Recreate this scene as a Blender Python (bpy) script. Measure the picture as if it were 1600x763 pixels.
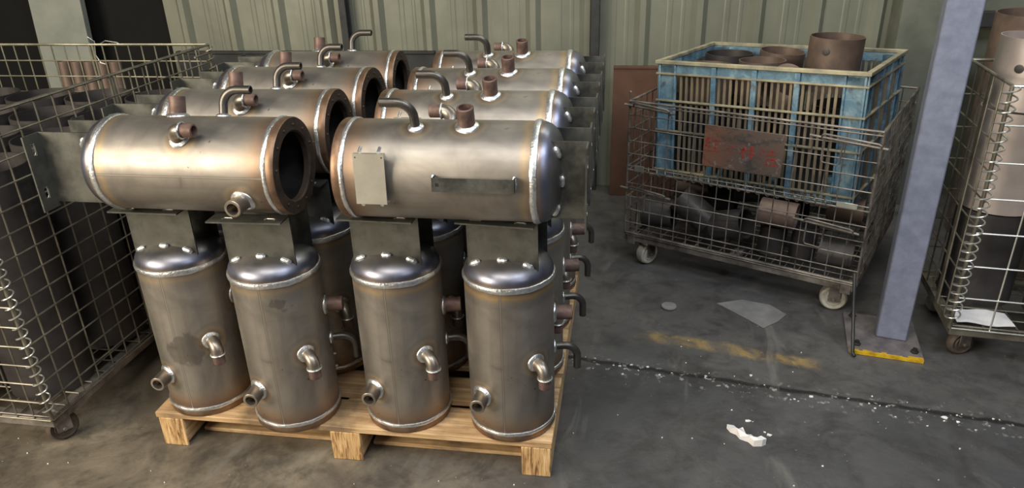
import bpy, math, random
from mathutils import Vector, Matrix
random.seed(7)
PI = math.pi
scene = bpy.context.scene
col = scene.collection
for o in list(bpy.data.objects): bpy.data.objects.remove(o)

# ------------------------------------------------------------------ camera
F, YAW, PITCH, ROLL = 1131.33, -0.1631, 0.4291, 0.0289
CAM = Vector((1.3182, -1.5312, 1.4106))
fw = Vector((math.sin(YAW)*math.cos(PITCH), math.cos(YAW)*math.cos(PITCH), -math.sin(PITCH)))
r0 = Vector((math.cos(YAW), -math.sin(YAW), 0)); d0 = fw.cross(r0)
rt = math.cos(ROLL)*r0 + math.sin(ROLL)*d0; dn = -math.sin(ROLL)*r0 + math.cos(ROLL)*d0
cd = bpy.data.cameras.new('camera'); cam = bpy.data.objects.new('camera', cd); col.objects.link(cam)
M = Matrix.Identity(4)
for i in range(3): M[i][0], M[i][1], M[i][2], M[i][3] = rt[i], -dn[i], -fw[i], CAM[i]
cam.matrix_world = M
cd.sensor_fit = 'HORIZONTAL'; cd.sensor_width = 36; cd.lens = F/1600*36; cd.clip_start = .02; cd.clip_end = 60
scene.camera = cam

# ------------------------------------------------------------------ light
w = bpy.data.worlds.new('world'); scene.world = w; w.use_nodes = True
bg = w.node_tree.nodes['Background']; bg.inputs[0].default_value = (.62, .66, .72, 1); bg.inputs[1].default_value = .015
def area(name, loc, target, sx, sy, power, color):
    l = bpy.data.lights.new(name, 'AREA'); l.shape = 'RECTANGLE'; l.size = sx; l.size_y = sy; l.energy = power; l.color = color
    o = bpy.data.objects.new(name, l); col.objects.link(o); o.location = loc
    o.rotation_euler = (Vector(target)-Vector(loc)).to_track_quat('-Z', 'Y').to_euler(); return o
area('door_daylight', (-2.3, -2.9, 2.2), (.3, .0, .6), 2.6, 1.7, 262, (1, .87, .67))
area('skylight_cool', (2.6, -1.0, 3.5), (1.9, .2, .0), 1.8, .7, 58, (.86, .92, 1))
area('high_bay_lamp', (.5, -1.9, 3.7), (.8, .1, .8), 1.8, .6, 62, (1, .95, .86))
area('right_fill', (3.5, -2.7, 3.2), (2.0, .9, .5), 1.5, 1.0, 24, (.93, .95, 1))  # unseen fill light added to brighten the trolley and post
area('wall_lamp', (1.9, 1.45, 3.0), (1.7, 2.35, .7), 1.5, .25, 27, (1, .97, .82))
scene.view_settings.view_transform = 'Standard'; scene.view_settings.look = 'None'
scene.view_settings.exposure = 0.0; scene.view_settings.gamma = 1; scene.view_settings.use_curve_mapping = False

# ------------------------------------------------------------------ materials
def srgb(r, g, b):
    f = lambda c: (c/255/12.92) if c/255 <= .04045 else ((c/255+.055)/1.055)**2.4
    return (f(r), f(g), f(b), 1)
class NT:
    def __init__(s, name):
        s.m = bpy.data.materials.new(name); s.m.use_nodes = True; s.t = s.m.node_tree; s.n = s.t.nodes
        s.b = s.n['Principled BSDF']; s.tc = s.n.new('ShaderNodeTexCoord')
    def link(s, a, b): s.t.links.new(a, b)
    def val(s, sock, v):
        if hasattr(v, 'links') or isinstance(v, bpy.types.NodeSocket): s.link(v, sock)
        else: sock.default_value = v
    def noise(s, scale, detail=4, rough=.55, vec=None, stretch=None, dist=0):
        n = s.n.new('ShaderNodeTexNoise'); n.inputs['Scale'].default_value = scale; n.inputs['Detail'].default_value = detail
        n.inputs['Roughness'].default_value = rough; n.inputs['Distortion'].default_value = dist
        v = vec or s.tc.outputs['Object']
        if stretch:
            mp = s.n.new('ShaderNodeMapping'); mp.inputs['Scale'].default_value = stretch; s.link(v, mp.inputs[0]); v = mp.outputs[0]
        s.link(v, n.inputs['Vector']); return n.outputs['Fac']
    def math(s, op, a, b=0., c=0.):
        n = s.n.new('ShaderNodeMath'); n.operation = op
        s.val(n.inputs[0], a); s.val(n.inputs[1], b); s.val(n.inputs[2], c); return n.outputs[0]
    def ramp(s, fac, stops):
        n = s.n.new('ShaderNodeValToRGB'); e = n.color_ramp.elements
        while len(e) > 1: e.remove(e[-1])
        e[0].position = stops[0][0]; c = stops[0][1]; e[0].color = c if len(c) == 4 else (*c, 1)
        for p, c in stops[1:]:
            x = e.new(p); x.color = c if len(c) == 4 else (*c, 1)
        s.link(fac, n.inputs[0]); return n.outputs[0]
    def mix(s, fac, a, b, mode='MIX'):
        n = s.n.new('ShaderNodeMix'); n.data_type = 'RGBA'; n.blend_type = mode
        s.val(n.inputs[0], fac); s.val(n.inputs[6], a); s.val(n.inputs[7], b); return n.outputs[2]
    def sep(s, v):
        n = s.n.new('ShaderNodeSeparateXYZ'); s.link(v, n.inputs[0]); return n.outputs
    def mapr(s, v, a, b, c=0., d=1.):
        n = s.n.new('ShaderNodeMapRange'); n.clamp = True; s.val(n.inputs[0], v)
        for i, x in enumerate((a, b, c, d)): n.inputs[i+1].default_value = x
        return n.outputs[0]
    def bump(s, h, strength=.2, dist=.002):
        n = s.n.new('ShaderNodeBump'); n.inputs['Strength'].default_value = strength; n.inputs['Distance'].default_value = dist
        s.link(h, n.inputs['Height']); s.link(n.outputs[0], s.b.inputs['Normal'])
    def set(s, color=None, rough=None, metal=None, spec=None):
        if color is not None: s.val(s.b.inputs['Base Color'], color)
        if rough is not None: s.val(s.b.inputs['Roughness'], rough)
        if metal is not None: s.val(s.b.inputs['Metallic'], metal)
        if spec is not None: s.val(s.b.inputs['Specular IOR Level'], spec)
        return s.m
G = lambda v: (v, v, v, 1)
def simple(name, c1, c2, rough, metal=0., scale=12, bump=0., stretch=None, r2=None, lo=.35, hi=.65, bscale=60):
    n = NT(name); f = n.noise(scale, 5, .6, stretch=stretch)
    c = n.ramp(f, [(lo, c1), (hi, c2)])
    r = n.mapr(n.noise(scale*2.3, 3), .3, .7, rough, r2 if r2 is not None else rough)
    if bump: n.bump(n.noise(bscale, 4, .6, stretch=stretch), bump, .003)
    return n.set(c, r, metal)

# raw rolled steel with heat tint beside the welds; z runs along the vessel axis
def shell_mat(name, BRANCH):
    n = NT(name); ob = n.tc.outputs['Object']; x, y, z = n.sep(ob)[:3]
    oi = n.n.new('ShaderNodeObjectInfo'); rnd = oi.outputs['Random']
    cloud = n.noise(7, 5, .6, dist=.6)
    base = n.ramp(cloud, [(.30, (.26, .24, .22, 1)), (.5, (.37, .345, .315, 1)), (.72, (.47, .44, .40, 1))])
    streak = n.noise(6, 3, .5, stretch=(6, 6, .5))
    base = n.mix(.35, base, n.ramp(streak, [(.35, G(.20)), (.65, G(.46))]), 'MULTIPLY') if False else n.mix(n.mapr(streak, .5, .72, 0, .35), base, (.20, .175, .155, 1))
    wz = n.math('ADD', z, n.math('MULTIPLY', n.math('SUBTRACT', n.noise(9, 3), .5), .035))
    u = n.math('DIVIDE', wz, .47)
    tint = n.ramp(u, [(.0, (.13, .09, .07, 1)), (.07, (.20, .13, .09, 1)), (.11, (.34, .22, .14, 1)), (.15, (.36, .27, .19, 1)), (.22, (.32, .285, .25, 1)),
                      (.84, (.33, .30, .27, 1)), (.875, (.20, .19, .20, 1)), (.90, (.29, .26, .23, 1)), (.93, (.52, .37, .18, 1)), (.955, (.33, .23, .15, 1)), (1., (.19, .19, .24, 1))])
    lowf = n.mapr(u, .10, .24, .85, 0.); hif = n.math('MULTIPLY', n.mapr(u, .84, .92, 0., .85), n.sep(oi.outputs['Color'])[0])
    base = n.mix(n.math('MAXIMUM', lowf, hif), base, tint)
    # halos round the branch welds
    for (pz, ph, rad) in BRANCH:
        a = math.radians(ph); P = (R*math.sin(a), -R*math.cos(a), pz)
        vm = n.n.new('ShaderNodeVectorMath'); vm.operation = 'DISTANCE'; n.link(ob, vm.inputs[0]); vm.inputs[1].default_value = P
        d = n.math('ADD', vm.outputs['Value'], n.math('MULTIPLY', n.math('SUBTRACT', n.noise(40, 2), .5), .010))
        dd = n.math('SUBTRACT', d, rad)
        hc = n.ramp(n.mapr(dd, 0, .04), [(0, (.14, .13, .15, 1)), (.2, (.34, .24, .15, 1)), (.42, (.42, .36, .27, 1)), (.7, (.25, .225, .205, 1)), (1, (.33, .30, .27, 1))])
        base = n.mix(n.mapr(dd, .012, .035, .85, 0.), base, hc)
    # longitudinal seam
    ang = n.math('ARCTAN2', x, n.math('MULTIPLY', y, -1.))
    s0 = n.math('ABSOLUTE', n.math('SUBTRACT', ang, .05))
    base = n.mix(n.mapr(s0, .018, .035, .75, 0.), base, (.20, .18, .165, 1))
    base = n.mix(n.mapr(s0, .004, .012, .8, 0.), base, (.50, .46, .40, 1))
    sp = n.noise(55, 2, .4); base = n.mix(n.mapr(sp, .76, .80, 0., .8), base, (.07, .055, .05, 1))
    stain = n.noise(5.5, 3, .5, dist=1.2); base = n.mix(n.mapr(stain, .63, .66, 0, .42), base, (.12, .10, .09, 1))
    for (pz, ph, sx, ch) in ((.225, 14, .050, 1), (.405, 30, .028, 2)):
        a = math.radians(ph); vm = n.n.new('ShaderNodeVectorMath'); vm.operation = 'DISTANCE'; n.link(ob, vm.inputs[0]); vm.inputs[1].default_value = (R*math.sin(a), -R*math.cos(a), pz)
        dd = n.math('ADD', vm.outputs['Value'], n.math('MULTIPLY', n.math('SUBTRACT', n.noise(17, 5, .65, stretch=(1, 1, .7)), .5), .12))
        amt = n.math('SUBTRACT', 1., n.sep(oi.outputs['Color'])[ch])
        base = n.mix(n.math('MULTIPLY', n.mapr(dd, sx*.8, sx, .5, 0.), amt), base, (.10, .09, .083, 1))
    base = n.mix(n.math('MULTIPLY', rnd, .25), base, (.20, .18, .165, 1))
    r = n.mapr(n.noise(14, 4), .3, .7, .43, .56)
    n.bump(n.noise(130, 3, .6, stretch=(1, 1, .25)), .06, .001)
    return n.set(base, r, .85)
def dome_mat():
    n = NT('blued_dome_steel'); z = n.sep(n.tc.outputs['Object'])[2]
    wz = n.math('ADD', z, n.math('MULTIPLY', n.math('SUBTRACT', n.noise(14, 4, .6), .5), .035))
    c = n.ramp(n.mapr(wz, .455, .525), [(0, (.23, .15, .11, 1)), (.12, (.36, .27, .19, 1)), (.24, (.24, .21, .21, 1)), (.36, (.17, .19, .27, 1)), (.55, (.22, .225, .265, 1)), (.75, (.22, .215, .215, 1)), (1, (.18, .175, .175, 1))])
    c = n.mix(n.mapr(n.noise(9, 4), .5, .72, 0, .5), c, (.24, .18, .15, 1))
    return n.set(c, n.mapr(n.noise(20, 3), .3, .7, .30, .44), .88)
R, L, ZR = .1164, .436, .022         # vessel radius, shell length, height of lower weld
H = ZR + L
UP = dict(port=.132, thick=.240, thin=.222, nip=.332); LIE = dict(port=.094, thick=.238, thin=.184, nip=.300)
def branches(P): return [(P['port'], -28, .024), (P['thick'], 48, .022), (P['thin'], 108, .018), (P['nip'], 104, .024)]
MAT = {}
MAT['shell'] = shell_mat('heat_tinted_steel', branches(UP)); MAT['shell_lying'] = shell_mat('heat_tinted_steel_lying', branches(LIE)); MAT['dome'] = dome_mat()
MAT['weld'] = simple('weld_bead_silver', (.62, .66, .70, 1), (.86, .88, .90, 1), .26, .92, 90, .5, r2=.42, bscale=160)
MAT['flange'] = simple('oxidised_flange', (.06, .045, .038, 1), (.12, .085, .065, 1), .5, .6, 22, .15, r2=.6)
MAT['rim'] = simple('heat_brown_flange_rim', (.17, .11, .08, 1), (.34, .22, .14, 1), .42, .8, 18, .1, r2=.55)
MAT['inside'] = simple('dark_vessel_inside', (.05, .048, .045, 1), (.10, .09, .085, 1), .4, .8, 15)
MAT['thread'] = simple('brown_threaded_pipe', (.10, .062, .054, 1), (.20, .13, .11, 1), .5, .35, 40, .2, r2=.65)
MAT['pipe'] = simple('dark_bent_pipe', (.075, .070, .066, 1), (.15, .14, .13, 1), .36, .8, 14, .08, r2=.45)
MAT['elbow'] = simple('pale_steel_elbow', (.24, .215, .19, 1), (.44, .39, .33, 1), .34, .88, 16, .08, r2=.42)
MAT['bracket'] = simple('mill_scale_bracket_plate', (.055, .056, .054, 1), (.15, .152, .138, 1), .36, .7, 9, .06, r2=.6, lo=.38, hi=.58)
MAT['plate'] = simple('bare_label_plate', (.40, .385, .33, 1), (.50, .48, .42, 1), .42, .6, 14, .03)
MAT['slot'] = simple('bright_slot_edge', (.5, .5, .47, 1), (.62, .62, .58, 1), .35, .8)
MAT['wire'] = simple('galvanised_wire', (.13, .12, .10, 1), (.34, .32, .26, 1), .36, .75, 9, 0, r2=.6)
MAT['wire_rusty'] = simple('grimy_rusty_wire', (.10, .085, .075, 1), (.36, .33, .30, 1), .42, .65, 11, 0, r2=.65)
MAT['wire_lit'] = simple('warm_lit_wire', (.30, .29, .22, 1), (.62, .60, .46, 1), .32, .7, 9)  # paler warm copy of the wire, with the light put into its colour
MAT['wire_bright'] = simple('bright_zinc_wire', (.46, .47, .44, 1), (.66, .67, .62, 1), .3, .75, 9)
MAT['tube'] = simple('dark_cut_tube', (.040, .036, .038, 1), (.085, .078, .078, 1), .38, .5, 6, .05, r2=.6)
MAT['tube_brown'] = simple('brown_cut_tube', (.12, .088, .074, 1), (.23, .165, .135, 1), .48, .4, 7, .05, r2=.6)
MAT['tube_pale'] = simple('pale_pinkish_tube', (.42, .36, .33, 1), (.60, .52, .48, 1), .42, .45, 5, .04)
MAT['post'] = simple('blue_grey_paint', srgb(112, 119, 140), srgb(128, 135, 156), .42, 0, 30, .12, r2=.5, bscale=250)
MAT['baseplate'] = simple('scuffed_base_plate', srgb(84, 80, 82), srgb(118, 112, 112), .55, 0, 20, .2)
MAT['yellow'] = simple('chipped_yellow_paint', srgb(170, 130, 20), srgb(220, 185, 45), .5, 0, 30, .2)
MAT['bolt'] = simple('dark_bolt', G(.03), G(.07), .5, .6)
MAT['black'] = simple('opening_black', G(.0015), G(.003), .95, 0)  # near-black colour stands for the darkness in the left opening
MAT['darkpost'] = simple('dark_steel_post', (.018, .020, .022, 1), (.035, .038, .040, 1), .6, .1)
MAT['greycol'] = simple('grey_green_column', srgb(88, 92, 84), srgb(108, 112, 102), .6, 0, 6)
MAT['slab'] = simple('pale_grey_board', srgb(128, 134, 128), srgb(148, 152, 146), .6, 0, 4)
MAT['rustboard'] = simple('brown_board', (.075, .036, .022, 1), (.13, .062, .040, 1), .7, 0, 5, .1)
MAT['castor'] = simple('worn_cream_wheel', (.34, .32, .26, 1), (.52, .50, .43, 1), .6, 0, 25, .2)
MAT['castor_dark'] = simple('dark_wheel', (.05, .04, .035, 1), (.10, .075, .06, 1), .6, 0, 25, .2)
MAT['paper'] = simple('white_paper', (.72, .72, .74, 1), (.85, .85, .86, 1), .7, 0, 20, .3)
MAT['card'] = simple('grey_card', (.15, .15, .155, 1), (.23, .225, .23, 1), .7, 0, 12, .1)
MAT['redink'] = simple('faded_red_lettering', (.28, .035, .028, 1), (.40, .07, .055, 1), .6, 0, 40)

def wood_mat(name, c1, c2, c3, axis):
    n = NT(name); st = [14, 14, 14]; st[axis] = .8
    g = n.noise(5, 6, .65, stretch=tuple(st), dist=.4)
    c = n.ramp(g, [(.30, c1), (.48, c2), (.68, c3)])
    d = n.noise(6, 4, .6); c = n.mix(n.mapr(d, .46, .66, 0, .8), c, (.12, .085, .055, 1))
    n.bump(g, .5, .003); return n.set(c, .65, 0)
MAT['wood_x'] = wood_mat('pallet_wood_across', (.27, .15, .07, 1), (.50, .33, .17, 1), (.68, .50, .30, 1), 0)
MAT['wood_y'] = wood_mat('pallet_wood_lengthwise', (.30, .16, .07, 1), (.56, .37, .19, 1), (.72, .53, .31, 1), 1)
def endgrain():
    n = NT('splintered_end_grain'); g = n.noise(5, 6, .7, stretch=(22, 3, 2.), dist=.6)
    c = n.ramp(g, [(.38, (.16, .08, .03, 1)), (.5, (.55, .34, .15, 1)), (.68, (.78, .56, .30, 1))]); n.bump(g, .8, .005); return n.set(c, .7, 0)
MAT['wood_end'] = endgrain()

def sign_mat():
    n = NT('worn_rust_sign'); x, y, z = n.sep(n.tc.outputs['Object'])[:3]
    f = n.noise(14, 6, .65, dist=1.5, stretch=(.6, 1, 1.6))
    left = n.mapr(x, .0, .14, 0, 1)
    c = n.mix(left, (.28, .13, .08, 1), (.16, .115, .095, 1))
    c = n.mix(n.mapr(f, .50, .62, 0, .85), c, (.075, .07, .068, 1))
    c = n.mix(n.mapr(n.noise(30, 4, .7, dist=1), .60, .66, 0, .6), c, (.33, .31, .29, 1))
    return n.set(c, .55, .2)
MAT['sign'] = sign_mat()

def crate_mat():
    n = NT('dusty_blue_plastic'); f = n.noise(9, 6, .7, dist=.8)
    c = n.ramp(f, [(.32, srgb(70, 88, 104)), (.48, srgb(96, 132, 154)), (.62, srgb(140, 168, 178)), (.75, srgb(146, 142, 126))])
    c = n.mix(n.mapr(n.noise(22, 4, .6), .58, .68, 0, .6), c, srgb(80, 62, 48))
    return n.set(c, .5, 0)
MAT['crate'] = crate_mat()
MAT['crate_edge'] = simple('dirty_cream_plastic_edge', srgb(104, 104, 92), srgb(182, 174, 144), .5, 0, 8)
MAT['crate_slat'] = simple('dirty_slat_plastic', srgb(84, 84, 80), srgb(150, 134, 108), .5, 0, 7)

def wall_mat():
    n = NT('olive_sheet_metal'); f = n.noise(2.2, 4, .6, stretch=(1.5, 1, .6))
    c = n.ramp(f, [(.3, srgb(112, 115, 105)), (.6, srgb(130, 133, 120)), (.8, srgb(142, 144, 130))])
    s = n.noise(5, 5, .6, stretch=(5, 1, .35)); c = n.mix(n.mapr(s, .55, .75, 0, .35), c, srgb(98, 100, 84))
    n.bump(n.noise(3, 3), .25, .02); return n.set(c, .42, .15)
MAT['wall'] = wall_mat()

def floor_mat():
    n = NT('worn_concrete_floor'); ob = n.tc.outputs['Object']; x, y, z = n.sep(ob)[:3]
    f = n.noise(1.7, 7, .62, dist=.5); g = n.noise(9, 6, .65)
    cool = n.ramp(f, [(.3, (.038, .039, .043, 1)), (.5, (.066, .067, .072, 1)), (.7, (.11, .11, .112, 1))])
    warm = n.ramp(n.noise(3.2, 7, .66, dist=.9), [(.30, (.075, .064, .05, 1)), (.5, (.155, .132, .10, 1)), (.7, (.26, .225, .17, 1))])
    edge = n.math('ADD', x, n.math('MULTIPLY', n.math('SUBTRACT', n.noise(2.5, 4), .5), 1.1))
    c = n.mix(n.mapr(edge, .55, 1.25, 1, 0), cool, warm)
    # paler band beyond the joint
    jy = n.math('ADD', n.math('MULTIPLY', x, -.155), .774)
    dj = n.math('SUBTRACT', n.math('ADD', y, n.math('MULTIPLY', n.math('SUBTRACT', n.noise(14, 3), .5), .03)), jy)
    c = n.mix(n.mapr(dj, 0, .01, 0, .55), c, n.ramp(n.noise(5, 6, .65), [(.3, (.07, .068, .067, 1)), (.6, (.135, .13, .125, 1)), (.75, (.21, .20, .185, 1))]))
    c = n.mix(n.mapr(g, .50, .66, 0, .5), c, (.022, .021, .022, 1))
    c = n.mix(n.mapr(n.noise(5.5, 8, .7, dist=1.4), .52, .68, 0, .55), c, (.030, .027, .025, 1))
    # joint
    c = n.mix(n.mapr(n.math('ABSOLUTE', dj), .006, .014, .95, 0), c, (.012, .012, .013, 1))
    near = n.mapr(n.math('ABSOLUTE', n.math('ADD', dj, .02)), .01, .07, 1, 0)
    c = n.mix(n.math('MULTIPLY', near, n.mapr(n.noise(38, 4, .65), .58, .64, 0, .75)), c, (.42, .41, .38, 1))
    # scuffs, pale smears, specks
    sm = n.noise(3.1, 5, .6, stretch=(2.2, .7, 1), dist=.9); c = n.mix(n.mapr(sm, .62, .74, 0, .5), c, (.20, .19, .175, 1))
    c = n.mix(n.mapr(n.noise(75, 2, .5), .73, .76, 0, .65), c, (.38, .37, .35, 1))
    # worn yellow line
    lx = n.math('MULTIPLY', n.math('SUBTRACT', x, 1.70), 1.)
    ly = n.math('SUBTRACT', y, n.math('ADD', n.math('MULTIPLY', x, -.225), 1.088))
    my = n.mapr(n.math('ABSOLUTE', n.math('ADD', ly, n.math('MULTIPLY', n.math('SUBTRACT', n.noise(9, 4), .5), .06))), .020, .045, 1, 0)
    mx = n.mapr(n.math('ABSOLUTE', lx), .24, .32, 1, 0)
    mask = n.math('MULTIPLY', n.math('MULTIPLY', my, mx), n.mapr(n.noise(11, 6, .75, dist=.8), .46, .66, .08, .62))
    c = n.mix(mask, c, (.50, .33, .08, 1))
    ro = n.mapr(n.noise(4, 5, .6), .3, .7, .34, .62)
    n.bump(n.noise(26, 6, .65), .35, .006); return n.set(c, ro, 0, .5)
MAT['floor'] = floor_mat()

# ------------------------------------------------------------------ mesh helpers
class MB:
    def __init__(s): s.v = []; s.f = []; s.mi = []; s.cur = 0
    def add(s, vs, fs):
        b = len(s.v); s.v += [tuple(v) for v in vs]; s.f += [tuple(i+b for i in f) for f in fs]; s.mi += [s.cur]*len(fs)
    def box(s, a, b, mtx=None):
        (x0, y0, z0), (x1, y1, z1) = a, b
        v = [Vector(p) for p in ((x0,y0,z0),(x1,y0,z0),(x1,y1,z0),(x0,y1,z0),(x0,y0,z1),(x1,y0,z1),(x1,y1,z1),(x0,y1,z1))]
        if mtx is not None: v = [mtx @ p for p in v]
        s.add(v, [(0,3,2,1),(4,5,6,7),(0,1,5,4),(1,2,6,5),(2,3,7,6),(3,0,4,7)])
    def tube(s, path, r, seg=8, cap=True, closed=False):
        P = [Vector(p) for p in path]; n = len(P); rr = r if isinstance(r, (list, tuple)) else [r]*n
        t0 = (P[1]-P[0]).normalized(); up = Vector((0,0,1)) if abs(t0.z) < .9 else Vector((1,0,0)); a = t0.cross(up).normalized()
        vs = []
        for i in range(n):
            if closed: t = (P[(i+1)%n]-P[i-1]).normalized()
            else: t = (P[min(i+1,n-1)]-P[max(i-1,0)]).normalized()
            a = (a - t*a.dot(t)).normalized(); b = t.cross(a)
            for k in range(seg):
                q = 2*PI*k/seg; vs.append(P[i]+rr[i]*(math.cos(q)*a+math.sin(q)*b))
        fs = []
        for i in range(n if closed else n-1):
            j = (i+1) % n
            for k in range(seg):
                l = (k+1) % seg; fs.append((i*seg+k, i*seg+l, j*seg+l, j*seg+k))
        if cap and not closed: fs += [tuple(range(seg))[::-1], tuple((n-1)*seg+k for k in range(seg))]
        s.add(vs, fs)
    def lathe(s, prof, seg=48, mtx=None, closed=False):
        n = len(prof); vs = []
        for (r, z) in prof:
            for k in range(seg):
                q = 2*PI*k/seg; p = Vector((r*math.cos(q), r*math.sin(q), z)); vs.append(mtx @ p if mtx is not None else p)
        fs = []
        for i in range(n if closed else n-1):
            j = (i+1) % n
            for k in range(seg):
                l = (k+1) % seg; fs.append((i*seg+k, i*seg+l, j*seg+l, j*seg+k))
        s.add(vs, fs)
    def build(s, name, mat, parent=None, bevel=0, smooth=True, angle=35):
        me = bpy.data.meshes.new(name); me.from_pydata(s.v, [], s.f)
        ms = mat if isinstance(mat, (list, tuple)) else [mat]
        for m in ms: me.materials.append(MAT[m])
        if len(ms) > 1: me.polygons.foreach_set('material_index', s.mi)
        me.update()
        if smooth:
            me.polygons.foreach_set('use_smooth', [True]*len(me.polygons)); me.set_sharp_from_angle(angle=math.radians(angle))
        o = bpy.data.objects.new(name, me); col.objects.link(o)
        if parent: o.parent = parent
        if bevel:
            b = o.modifiers.new('bevel', 'BEVEL'); b.width = bevel; b.segments = 2; b.limit_method = 'ANGLE'; b.angle_limit = math.radians(50)
        return o
def frame(o, x, z):                       # matrix with local z along z, x hint
    z = Vector(z).normalized(); x = Vector(x); x = (x-z*x.dot(z)).normalized(); y = z.cross(x)
    m = Matrix.Identity(4)
    for i in range(3): m[i][0], m[i][1], m[i][2], m[i][3] = x[i], y[i], z[i], o[i]
    return m
def tag(o, label=None, cat=None, group=None, kind=None):
    if label: o['label'] = label
    if cat: o['category'] = cat
    if group: o['group'] = group
    if kind: o['kind'] = kind
    return o
def empty(name, loc, rz=0):
    o = bpy.data.objects.new(name, None); col.objects.link(o); o.location = loc; o.rotation_euler = (0, 0, rz); o.empty_display_size = .05; return o
def copy_tree(o, parent=None):
    c = o.copy(); col.objects.link(c); c.parent = parent
    for ch in KIDS.get(o.name, []) or [k for k in o.children]: copy_tree(ch, c)
    return c
KIDS = {}
def arc(c, a, b, rad, n, t0=0, t1=PI/2):  # points c + rad*(cos a + sin b)
    c, a, b = Vector(c), Vector(a), Vector(b)
    return [c + rad*(math.cos(t0+(t1-t0)*i/n)*a + math.sin(t0+(t1-t0)*i/n)*b) for i in range(n+1)]

# ------------------------------------------------------------------ setting
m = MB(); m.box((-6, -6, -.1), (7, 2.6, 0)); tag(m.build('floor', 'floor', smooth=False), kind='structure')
# corrugated wall
m = MB(); WY = 2.35; xs = []; x = -1.28
rib0 = 1.105 - .2795*9
prof = []
k = -1
while True:
    rx = rib0 + k*.2795
    if rx > 2.75: break
    if rx > -1.35:
        prof += [(rx-.040, 0), (rx-.012, -.030), (rx+.016, -.030), (rx+.040, 0), (rx+.12, 0), (rx+.126, -.0025), (rx+.145, -.0025), (rx+.151, 0), (rx+.19, 0), (rx+.196, -.002), (rx+.207, -.002), (rx+.212, 0)]
    k += 1
prof = [(-1.25, 0)] + [p for p in prof if p[0] > -1.24 and p[0] < 2.76] + [(2.78, 0)]
vs = []; fs = []
for i, (px, py) in enumerate(prof): vs += [(px, WY+py, 0), (px, WY+py, 3.4)]
for i in range(len(prof)-1): fs.append((2*i, 2*i+2, 2*i+3, 2*i+1))
n0 = len(vs)
m.add(vs, fs); m.box((-1.25, WY+.002, 0), (2.78, WY+.03, 3.4))
tag(m.build('wall_back', 'wall', smooth=False), kind='structure')
m = MB(); m.box((-6, WY+.05, 0), (-1.2, WY+.10, 3.4)); tag(m.build('wall_opening_dark', 'black', smooth=False), kind='structure').name = 'wall_opening_left'  # sheet put in for the dark opening, its shade held in the colour
m = MB(); m.box((2.74, WY+.06, 0), (6, WY+.12, 3.4)); tag(m.build('wall_right', 'greycol', smooth=False), kind='structure')
# lower dark skirting of the wall
m = MB(); m.box((-1.2, WY-.05, 0), (.30, WY-.027, .735)); m.box((-1.2, WY-.06, .735), (.30, WY-.025, .75))
tag(m.build('trim_1', 'darkpost', bevel=.003), kind='structure')
# slim dark uprights in front of the sheeting
for i, (a, b) in enumerate(((-.195, -.158), (1.128, 1.172))):
    m = MB(); m.box((a, WY-.085, 0), (b, WY-.075, 3.3)); m.box((a, WY-.035, 0), (b, WY-.025, 3.3)); m.box(((a+b)/2-.005, WY-.08, 0), ((a+b)/2+.005, WY-.03, 3.3))
    tag(m.build('steel_upright', 'darkpost', bevel=.002), ('slim dark steel upright on the wall behind the left row of tanks', 'slim dark steel upright on the wall behind the right row of tanks')[i], 'post', 'slim wall uprights')
m = MB(); m.box((2.56, WY-.16, 0), (2.57, WY-.02, 3.3)); m.box((2.56, WY-.17, 0), (2.77, WY-.16, 3.3)); m.box((2.76, WY-.16, 0), (2.77, WY-.02, 3.3))
tag(m.build('wall_column', 'greycol', bevel=.003), 'grey green steel column against the wall behind the blue crate', 'column')
m = MB(); m.box((2.77, WY-.05, .86), (3.9, WY+.0, .93)); m.box((2.77, WY+.0, .86), (3.9, WY+.04, .868))
tag(m.build('wall_rail', 'darkpost', bevel=.003), 'dark horizontal steel rail on the wall right of the grey column', 'rail')
m = MB(); mt = frame((-1.87, WY-.10, 0), (1, 0, 0), (.03, .03, 1)); m.box((-.17, -.02, 0), (.15, .02, 1.6), mt); m.box((-.17, -.035, 1.58), (.15, .02, 1.6), mt)
tag(m.build('grey_panel', 'slab', bevel=.003), 'pale grey board standing upright behind the left wire cage', 'board')
m = MB(); mt = frame((1.25, 2.20, 0), (1, 0, 0), (0, .05, 1)); m.box((0, -.008, 0), (.75, .008, .69), mt); m.box((0, -.014, .675), (.75, .008, .69), mt)
tag(m.build('brown_panel', 'rustboard', bevel=.002), 'rust brown sheet leaning on the wall behind the wire trolley', 'board')

# ------------------------------------------------------------------ pallet
pal = empty('wooden_pallet', (0, 0, 0)); tag(pal, 'light wooden pallet under the upright steel tanks', 'pallet')
PH = .116; W = 1.16; PD = 1.13
ys = [0, .155, .33, .505, .68, .855, 1.03]
for i, yy in enumerate(ys):
    m = MB(); j = random.uniform(-.004, .004); m.box((.0+j, yy, PH-.018), (W+j, yy+(.118 if i else .125), PH)); m.build('deck_board', 'wood_x', pal, bevel=.002)
for (a, b) in ((.004, .082), (W/2-.05, W/2+.04), (W-.086, W-.004)):
    m = MB(); m.box((a, .004, .014), (b, PD+.01, PH-.018)); m.cur = 1; m.box((a+.0005, .0, .0), (b-.0005, .006, PH-.0185)); m.build('stringer', ['wood_y', 'wood_end'], pal, bevel=.003)
for yy in (.072, .56, 1.02):
    m = MB(); m.box((.09, yy, .001), (W/2-.055, yy+.09, .014)); m.box((W/2+.045, yy, .001), (W-.09, yy+.09, .014)); m.build('bottom_board', 'wood_x', pal, bevel=.002)

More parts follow.
